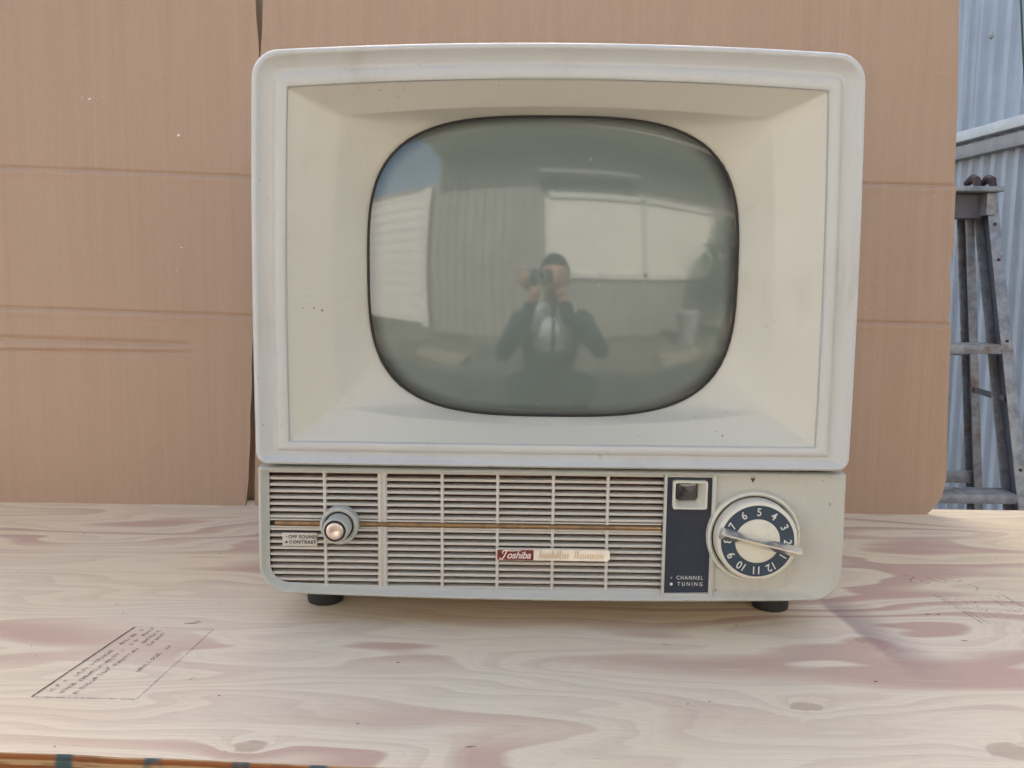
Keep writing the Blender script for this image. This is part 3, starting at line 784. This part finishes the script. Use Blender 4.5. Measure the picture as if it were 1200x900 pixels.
# channel panel
bm = bmesh.new()
bmbox(bm, .0950, .0974, .0062, .0112, .0308, .1362, .0005); bmbox(bm, .1348, .1384, .0062, .0112, .0308, .1362, .0005)
bmbox(bm, .0974, .1348, .0066, .0108, .0308, .0338, .0004); bmbox(bm, .0974, .1348, .0064, .0110, .1344, .1362, .0004)
cp = link('channel_panel_frame', bm, 'case', tv)
bm = bmesh.new(); bmbox(bm, .0973, .1349, .0086, .0094, .0336, .1080); bmbox(bm, .0973, .1025, .0086, .0094, .1080, .1345); bmbox(bm, .1301, .1349, .0086, .0094, .1080, .1345); bmbox(bm, .1025, .1301, .0086, .0094, .1310, .1345); nv_ = link('channel_panel', bm, 'navy', tv, smooth=False)
text_join('lettering', [dict(s='CHANNEL', size=.0046, loc=(.1190, .0084, .0470), spacing=1.35, sx=.86),
                        dict(s='TUNING', size=.0046, loc=(.1195, .0084, .0415), spacing=1.62, sx=.86)], 'whiteprint', nv_)
bm = bmesh.new()
for (cz, r, kk) in ((.0470, .0007, 4), (.0415, .0013, 16)):
    bm.faces.new([bm.verts.new((.1036 + r * cos(2 * pi * i / kk), .0083, cz + r * sin(2 * pi * i / kk))) for i in range(kk)])
link('marker_dot', bm, 'whiteprint', nv_, smooth=False)
bm = bmesh.new()
def wr(hw, hh, r, y, dx=0, dz=0): return [(.1163 + dx + a, y, .1196 + dz + b) for a, b in rrect(hw, hh, r, k=5, ms=3)]
loft(bm, [wr(.0144, .0122, .0020, .0090), wr(.0144, .0122, .0020, .0046), wr(.0138, .0116, .0020, .0038), wr(.0128, .0106, .0020, .0038), wr(.0123, .0101, .0022, .0050),
          wr(.0090, .0078, .0030, .0150, -.0012, .0010)])
ci = link('channel_window', bm, 'cream', tv, ang=40)
bm = bmesh.new(); loft(bm, [wr(.0092, .0080, .0030, .0148, -.0012, .0010), wr(.0086, .0074, .003, .0136, -.0012, .0010), wr(.006, .005, .003, .0128, -.0012, .0010)], close_last=True)
link('window_glass', bm, 'darkglass', ci)
# channel dial
DX, DZ = .1704, .0846
bm = bmesh.new(); lathe_y(bm, DX, DZ, [(.0100, .0392), (.0050, .0388), (.0032, .0380), (.0028, .0368), (.0040, .0356), (.0060, .0350), (.0062, .0344)], seg=96)
dl = link('channel_dial', bm, 'cream', tv, ang=50)
bm = bmesh.new(); lathe_y(bm, DX, DZ, [(.0061, .0352), (.0059, .0325)], seg=96); link('dial_gap', bm, 'black', dl)
bm = bmesh.new(); lathe_y(bm, DX, DZ, [(.0065, .0338), (-.0040, .0336), (-.0058, .0330), (-.0066, .0318), (-.0068, .0300), (-.0068, .0184), (-.0074, .0180), (-.0076, .0170), (-.0076, 0)], seg=96)
link('dial_face', bm, 'cream', dl, ang=50)
bm = bmesh.new(); lathe_y(bm, DX, DZ, [(-.0069, .0301), (-.0071, .0299), (-.0071, .0187), (-.0069, .0185)], seg=96); link('number_band', bm, 'dialnavy', dl)
items = []
for i, s in enumerate(['5', '4', '3', '2', '1', '12', '11', '10', '9', '8', '7', '6']):
    a = radians(90 - 30 * i - .5); items.append(dict(s=s, size=.0092, loc=(DX + .0243 * cos(a), -.0074, DZ + .0243 * sin(a)), rot=a - pi / 2, sx=.92, bold=.00008))
text_join('numerals', items, 'whiteprint', dl)
bm = bmesh.new(); th_ = radians(-13.4)
def bp(s, w, y): return (DX + s * cos(th_) - w * sin(th_), y, DZ + s * sin(th_) + w * cos(th_))
secs = [(-.0325, .0044, .0026, -.0138), (-.0300, .0048, .0030, -.0176), (-.0150, .0044, .0022, -.0182), (0, .0042, .0018, -.0182), (.018, .0044, .0020, -.0182), (.0335, .0046, .0026, -.0176), (.0348, .0044, .0028, -.0168)]
rg = []
for (s, wb_, wt_, y) in secs: rg.append([bp(s, -wb_ * .9, -.0072), bp(s, -wb_, -.0105), bp(s, -wt_ * .25 + .0006, y + .001), bp(s, wt_ * .25 + .0006, y + .001), bp(s, wb_, -.0105), bp(s, wb_ * .9, -.0072)])
loft(bm, rg, close_first=True, close_last=True)
link('pointer_bar', bm, 'chrome', dl, ang=25)
bm = bmesh.new(); bm.faces.new([bm.verts.new(p) for p in ((.1668, .0093, .1338), (.1712, .0093, .1338), (.1690, .0093, .1296))])
bmbox(bm, .1676, .1704, .0093, .0096, .1352, .1360)
link('index_mark', bm, 'darkprint', tv, smooth=False)
# feet
for fx in (-.2046, .2060):
    for fy in (.067, .205):
        bm = bmesh.new()
        rgs = []
        for (z, r) in ((.030, .0150), (.024, .0158), (.004, .0166), (.0008, .0160), (0, .0145)):
            rgs.append([(fx + r * cos(2 * pi * k / 40), fy + r * sin(2 * pi * k / 40), z) for k in range(40)])
        loft(bm, rgs, close_first=True, close_last=True); link('foot', bm, 'black', tv)

# ------------------------------------------------------------------ behind the camera (seen mirrored in the tube)
hs = thing('siding_house', 'grey ribbed siding house wall with a white framed sliding window, mirrored in the picture tube', 'house', (1.5, -3.2, 0))
def hobj(name, bm, mat, par=None, **k):
    o = link(name, bm, mat, par or hs, **k)
    if par is None: o.location = -Vector(hs.location)
    return o
HY = -3.2
bm = bmesh.new()
X0, X1 = -1.95, 4.6; WL, WR, WB, WT = .0, 3.3, TZ + .26, TZ + 1.55
def panel(xa, xb, za, zb):
    x = xa
    while x < xb - 1e-4:
        x2 = min(x + .16, xb); bmbox(bm, x, x2 - .018, HY - .03, HY, za, zb); bmbox(bm, x2 - .018, x2, HY - .03, HY - .026, za, zb); x = x2
panel(X0, WL, 0, 3.2); panel(WR, X1, 0, 3.2); panel(WL, WR, 0, WB); panel(WL, WR, WT, 3.2)
hobj('wall', bm, 'siding', smooth=False)
bm = bmesh.new()
for (a, b, c, d) in ((WL - .03, WL + .05, WB, WT), (WR - .05, WR + .03, WB, WT), (WL, WR, WT - .06, WT + .03), (WL, WR, WB - .04, WB + .06), (1.60, 1.68, WB, WT)):
    bmbox(bm, a, b, HY - .02, HY + .05, c, d)
wf = hobj('window_frame', bm, 'white', smooth=False)
bm = bmesh.new(); bmbox(bm, WL, WR, HY - .02, HY + .01, WB, WT); link('pane', bm, 'pane', wf, smooth=False)
bm = bmesh.new(); bmbox(bm, -.12, 1.5, HY, HY + .28, TZ + 1.82, TZ + 1.88); hobj('window_awning', bm, 'siding', smooth=False)
bm = bmesh.new(); bmbox(bm, X0, X1, HY, HY + .78, TZ + 2.40, TZ + 2.46)
bmbox(bm, X0, X1, HY + .78, HY + .80, TZ + 2.36, TZ + 2.46); hobj('eave', bm, 'siding', smooth=False)
bm = bmesh.new(); bmbox(bm, X0, X1, HY - 3.5, HY + .76, TZ + 2.47, TZ + 2.53); hobj('roof', bm, 'railg', smooth=False)
bm = bmesh.new(); bmbox(bm, X0, X1, HY - 3.5, HY - .031, 0, TZ + 2.46); hobj('house_core', bm, 'siding', smooth=False)
gs = thing('shuttered_garage', 'low garage with a bright white slatted roller shutter beside the grey house', 'garage', (-3.5, -3.5, 0))
bm = bmesh.new(); bmbox(bm, -6.5, -2.0, -6.5, -3.55, 0, TZ + 2.05); o = link('wall', bm, 'siding', gs, smooth=False); o.location = -Vector(gs.location)
bm = bmesh.new()
for k in range(24): bmbox(bm, -5.6, -2.36, -3.54, -3.50 + (k % 2) * .012, .05 + k * .107, .05 + k * .107 + .104, .003)
o = link('roller_shutter', bm, 'shutter', gs, smooth=False); o.location = -Vector(gs.location)
bm = bmesh.new(); bmbox(bm, -2.35, -2.18, -3.54, -3.40, 0, TZ + 1.93); o = link('door_post', bm, 'white', gs, smooth=False); o.location = -Vector(gs.location)
# shrub and bin at the far right of the reflection
sh = thing('evergreen_shrub', 'dark green leafy evergreen shrub standing at the right of the house window', 'shrub', (3.0, -2.4, 0))
bm = bmesh.new(); q = random.Random(5)
for i in range(5000):
    while True:
        p = Vector((q.uniform(-1, 1), q.uniform(-1, 1), q.uniform(-1, 1)))
        if p.length < 1: break
    p = Vector((p.x * .60, p.y * .55, 1.15 + p.z * .85)) * 1.0
    s_ = q.uniform(.03, .07); R_ = Matrix.Rotation(q.uniform(0, 6.28), 3, 'Z') @ Matrix.Rotation(q.uniform(-1.2, 1.2), 3, 'X')
    bm.faces.new([bm.verts.new(p + R_ @ Vector(c)) for c in ((-s_ / 2, 0, 0), (0, -s_ / 3, 0), (s_ / 2, 0, 0), (0, s_ / 3, 0))])
link('foliage', bm, flat('shrub_leaf', (.035, .07, .035), .6, sc=9), sh, smooth=False)
bm = bmesh.new(); tube(bm, [(0, 0, 0), (.03, .01, .5), (-.02, 0, 1.1), (0, 0, 1.6)], [.05, .04, .03, .01]); link('trunk', bm, 'leg', sh)
bn = thing('grey_dustbin', 'grey lidded dustbin standing in front of the shrub', 'dustbin', (2.15, -2.5, 0))
bm = bmesh.new()
loft(bm, [[(r * cos(2 * pi * k / 28), r * sin(2 * pi * k / 28), z) for k in range(28)] for (z, r) in ((0, .15), (.30, .17), (.46, .185))], close_first=True); link('bin_body', bm, 'railg', bn)
bm = bmesh.new()
loft(bm, [[(r * cos(2 * pi * k / 28), r * sin(2 * pi * k / 28), z) for k in range(28)] for (z, r) in ((.455, .195), (.485, .19), (.52, .10), (.525, .0005))]); link('lid', bm, 'railg', bn)

for nm, lb, loc, rz in (('board_stack', 'short stack of pale boards on the ground beside the garage shutter', (-1.25, -2.05, 0), .15), ('board_stack', 'short stack of pale boards on the ground near the grey dustbin', (1.65, -1.95, 0), -.1)):
    b_ = thing(nm, lb, 'board stack', loc, rz, 'stacks of pale boards in the yard')
    for k in range(3):
        bm = bmesh.new(); bmbox(bm, -.34 + .02 * k, .34 + .015 * k, -.12 + .01 * k, .12 - .008 * k, .03 * k, .03 * k + .028, .002); link('board', bm, 'leg2', b_)
tw = thing('sun_blocker_building', 'tall grey unseen block added behind the cardboard to keep the sun off the table', 'building', (0, 6.5, 0))  # out of view, added to block direct sun from table and television
bm = bmesh.new(); bmbox(bm, -3, 2.6, -1.4, 1.4, 0, 5.4); link('wall', bm, 'siding', tw, smooth=False)
bm = bmesh.new(); bmbox(bm, -3.2, 2.8, -1.6, 1.6, 5.4, 5.6); link('roof', bm, 'railg', tw, smooth=False)
# ---- photographer, crouching behind the camera
cloth = flat('teal_work_trousers', (.035, .075, .085), .8, sc=30); jac = flat('dark_teal_jacket', (.03, .055, .065), .75, sc=30)
skin = flat('skin', (.52, .30, .20), .5, sc=25, var=.06); hairm = flat('dark_hair', (.02, .016, .014), .6, sc=80)
wj = flat('white_jacket_panel', (.88, .89, .90), .7, sc=20); shoe = flat('dark_shoe', (.03, .03, .03), .6)
def skinned(bm_out, verts, edges, rad, root=0, lv=1):
    """closed tapered capsules along the joints; a voxel remesh fuses them into one surface"""
    vs = [Vector(v) for v in verts]; rd = [r if isinstance(r, tuple) else (r, r) for r in rad]
    for v, r in zip(vs, rd):
        bmesh.ops.create_icosphere(bm_out, subdivisions=3, radius=1, matrix=Matrix.Translation(v) @ Matrix.Diagonal((r[0], r[1], (r[0] + r[1]) / 2, 1)))
    for a, b in edges:
        ra, rb_ = rd[a], rd[b]; L = (vs[b] - vs[a]).length; K = max(2, int(L / .03))
        for k in range(1, K):
            t = k / K; q0 = ra[0] + (rb_[0] - ra[0]) * t; q1 = ra[1] + (rb_[1] - ra[1]) * t
            bmesh.ops.create_icosphere(bm_out, subdivisions=2, radius=1, matrix=Matrix.Translation(vs[a].lerp(vs[b], t)) @ Matrix.Diagonal((q0, q1, (q0 + q1) / 2, 1)))
PX = .03
bm = bmesh.new()
V = [(PX, -1.18, .28), (PX, -1.14, .42), (PX, -1.06, .60), (PX, -1.02, .72), (PX, -.99, .835), (PX + .01, -.945, .93),
     (PX - .17, -.99, .765), (PX - .255, -.90, .60), (PX - .13, -.79, .80), (PX - .085, -.745, .945),
     (PX + .18, -.99, .765), (PX + .27, -.90, .62), (PX + .08, -.79, .82), (PX + .035, -.745, .945),
     (PX - .10, -1.16, .27), (PX - .15, -.82, .44), (PX - .19, -.99, .09), (PX - .20, -.80, .045),
     (PX + .10, -1.16, .27), (PX + .16, -.82, .44), (PX + .20, -.99, .09), (PX + .21, -.80, .045)]
Ed = [(0, 1), (1, 2), (2, 3), (3, 4), (4, 5), (3, 6), (6, 7), (7, 8), (8, 9), (3, 10), (10, 11), (11, 12), (12, 13), (0, 14), (14, 15), (15, 16), (16, 17), (0, 18), (18, 19), (19, 20), (20, 21)]
Rd = [(.165, .13), (.175, .12), (.18, .125), (.165, .10), .06, .055, .062, .050, .040, .028, .062, .050, .040, .028, .11, .085, .05, .038, .11, .085, .05, .038]
skinned(bm, V, Ed, Rd)
# head
hc = Vector((PX + .012, -.915, 1.003)); r_ = bmesh.ops.create_uvsphere(bm, u_segments=40, v_segments=30, radius=1)
for v in r_['verts']:
    p = v.co.copy(); z = p.z; w = .077 * (1 - .22 * max(0, -z) ** 1.5); d = .098 * (1 - .10 * max(0, -z))
    qv = Vector((p.x * w, -p.y * d * -1, z * .118))
    if p.y > 0:                                            # the face looks toward +Y
        qv.y += .018 * exp(-((p.x * w) / .011) ** 2) * exp(-((z * .118 + .018) / .020) ** 2)   # nose
        qv.y += .006 * exp(-((p.x * w) / .022) ** 2) * exp(-((z * .118 + .060) / .007) ** 2)   # lips
        qv.y += .006 * exp(-((z * .118 + .098) / .014) ** 2) * exp(-((p.x * w) / .02) ** 2)    # chin
        for s in (-1, 1): qv.y -= .009 * exp(-((p.x * w - s * .031) / .013) ** 2) * exp(-((z * .118 - .008) / .010) ** 2)
        qv.y += .004 * exp(-((z * .118 - .028) / .008) ** 2)
    v.co = hc + qv
for s in (-1, 1):                                          # ears
    r_ = bmesh.ops.create_uvsphere(bm, u_segments=12, v_segments=8, radius=1, matrix=Matrix.Translation(hc + Vector((s * .078, -.002, -.004))) @ Matrix.Diagonal((.009, .018, .032, 1)))
# hands: palm, four fingers over the camera's top and front edge, thumb behind
for s, wx in ((-1, PX - .085), (1, PX + .035)):
    w0 = Vector((wx, -.745, .945)); c0 = Vector((-.025 + s * .052, -.728, TZ + .288))
    pm = Vector((c0.x + s * .022, -.742, c0.z - .012))
    vv = [w0, w0.lerp(pm, .6), pm]; ee = [(0, 1), (1, 2)]; rr2 = [(.026, .022), (.030, .018), (.030, .016)]
    for k in range(4):
        b = pm + Vector((s * .004, -.002, .026 - k * .017)); L = (.9, 1.0, .95, .75)[k]
        p1 = b + Vector((s * .014, .020 * L, .003)); p2 = b + Vector((s * .002, .040 * L, .003)); p3 = b + Vector((-s * .020 * L, .046 * L, .001))
        i0 = len(vv); vv += [b, p1, p2, p3]; ee += [(2, i0), (i0, i0 + 1), (i0 + 1, i0 + 2), (i0 + 2, i0 + 3)]; rr2 += [.0095, .009, .0085, .0075]
    i0 = len(vv); vv += [pm + Vector((-s * .012, -.004, -.018)), pm + Vector((-s * .032, -.004, -.012)), pm + Vector((-s * .050, -.004, .000))]
    ee += [(2, i0), (i0, i0 + 1), (i0 + 1, i0 + 2)]; rr2 += [.013, .011, .009]
    skinned(bm, vv, ee, rr2, 0, 2)
me = bpy.data.meshes.new('t'); bm.to_mesh(me); bm.free(); ob = bpy.data.objects.new('t', me); COL.objects.link(ob)
mr = ob.modifiers.new('r', 'REMESH'); mr.mode = 'VOXEL'; mr.voxel_size = .0055; mr.use_smooth_shade = True
ms_ = ob.modifiers.new('m', 'SMOOTH'); ms_.factor = .5; ms_.iterations = 3
bpy.context.view_layer.update(); e = bpy.data.meshes.new_from_object(ob.evaluated_get(bpy.context.evaluated_depsgraph_get())); bpy.data.objects.remove(ob)
for q_ in (skin, jac, cloth, shoe, wj): e.materials.append(q_)
mi = []
for f in e.polygons:
    c = f.center
    if c.z > .885 and (c - hc).length < .16: k = 0
    elif c.y > -.775 and c.z > .90: k = 0
    elif c.z < .085: k = 3
    elif c.z < .50 and (c.z < .36 or abs(c.x - PX) > .12 or c.y > -.98): k = 2
    elif .60 < c.z < .87 and c.y > -1.0 and .012 < abs(c.x - PX - .01) < .10 + (c.z - .62) * .15 and c.y < -.86: k = 4
    else: k = 1
    mi.append(k)
e.polygons.foreach_set('material_index', mi); e.polygons.foreach_set('use_smooth', [True] * len(mi)); e.name = 'person'
ps = bpy.data.objects.new('person', e); COL.objects.link(ps)
tag(ps, 'crouching person in a dark teal jacket with white chest panels, holding a small camera', 'person')
bm = bmesh.new(); r_ = bmesh.ops.create_uvsphere(bm, u_segments=32, v_segments=20, radius=1)
for v in r_['verts']:
    p = v.co.copy(); v.co = hc + Vector((p.x * .086, -.008 + p.y * .104, .012 + p.z * .117))
bmesh.ops.delete(bm, geom=[v for v in bm.verts if (v.co.y > hc.y + .03 and v.co.z < hc.z + .055) or v.co.z < hc.z - .05], context='VERTS')
link('hair', bm, hairm, ps)
dc = thing('compact_camera', 'small dark compact camera held up in both hands of the crouching person', 'camera', (-.02517, -.72, TZ + .291))
bm = bmesh.new(); bmbox(bm, -.048, .048, -.012, .012, -.029, .029, .004); link('camera_body', bm, 'winframe', dc)
bm = bmesh.new(); lathe_y(bm, 0, 0, [(.012, .022), (.026, .021), (.026, .016), (.024, .014)], seg=32)
ln = link('lens_barrel', bm, 'railg', dc); bm = bmesh.new(); lathe_y(bm, 0, 0, [(.024, .0142), (.0255, .007), (.026, 0)], seg=32); link('lens_glass', bm, 'darkglass', ln)
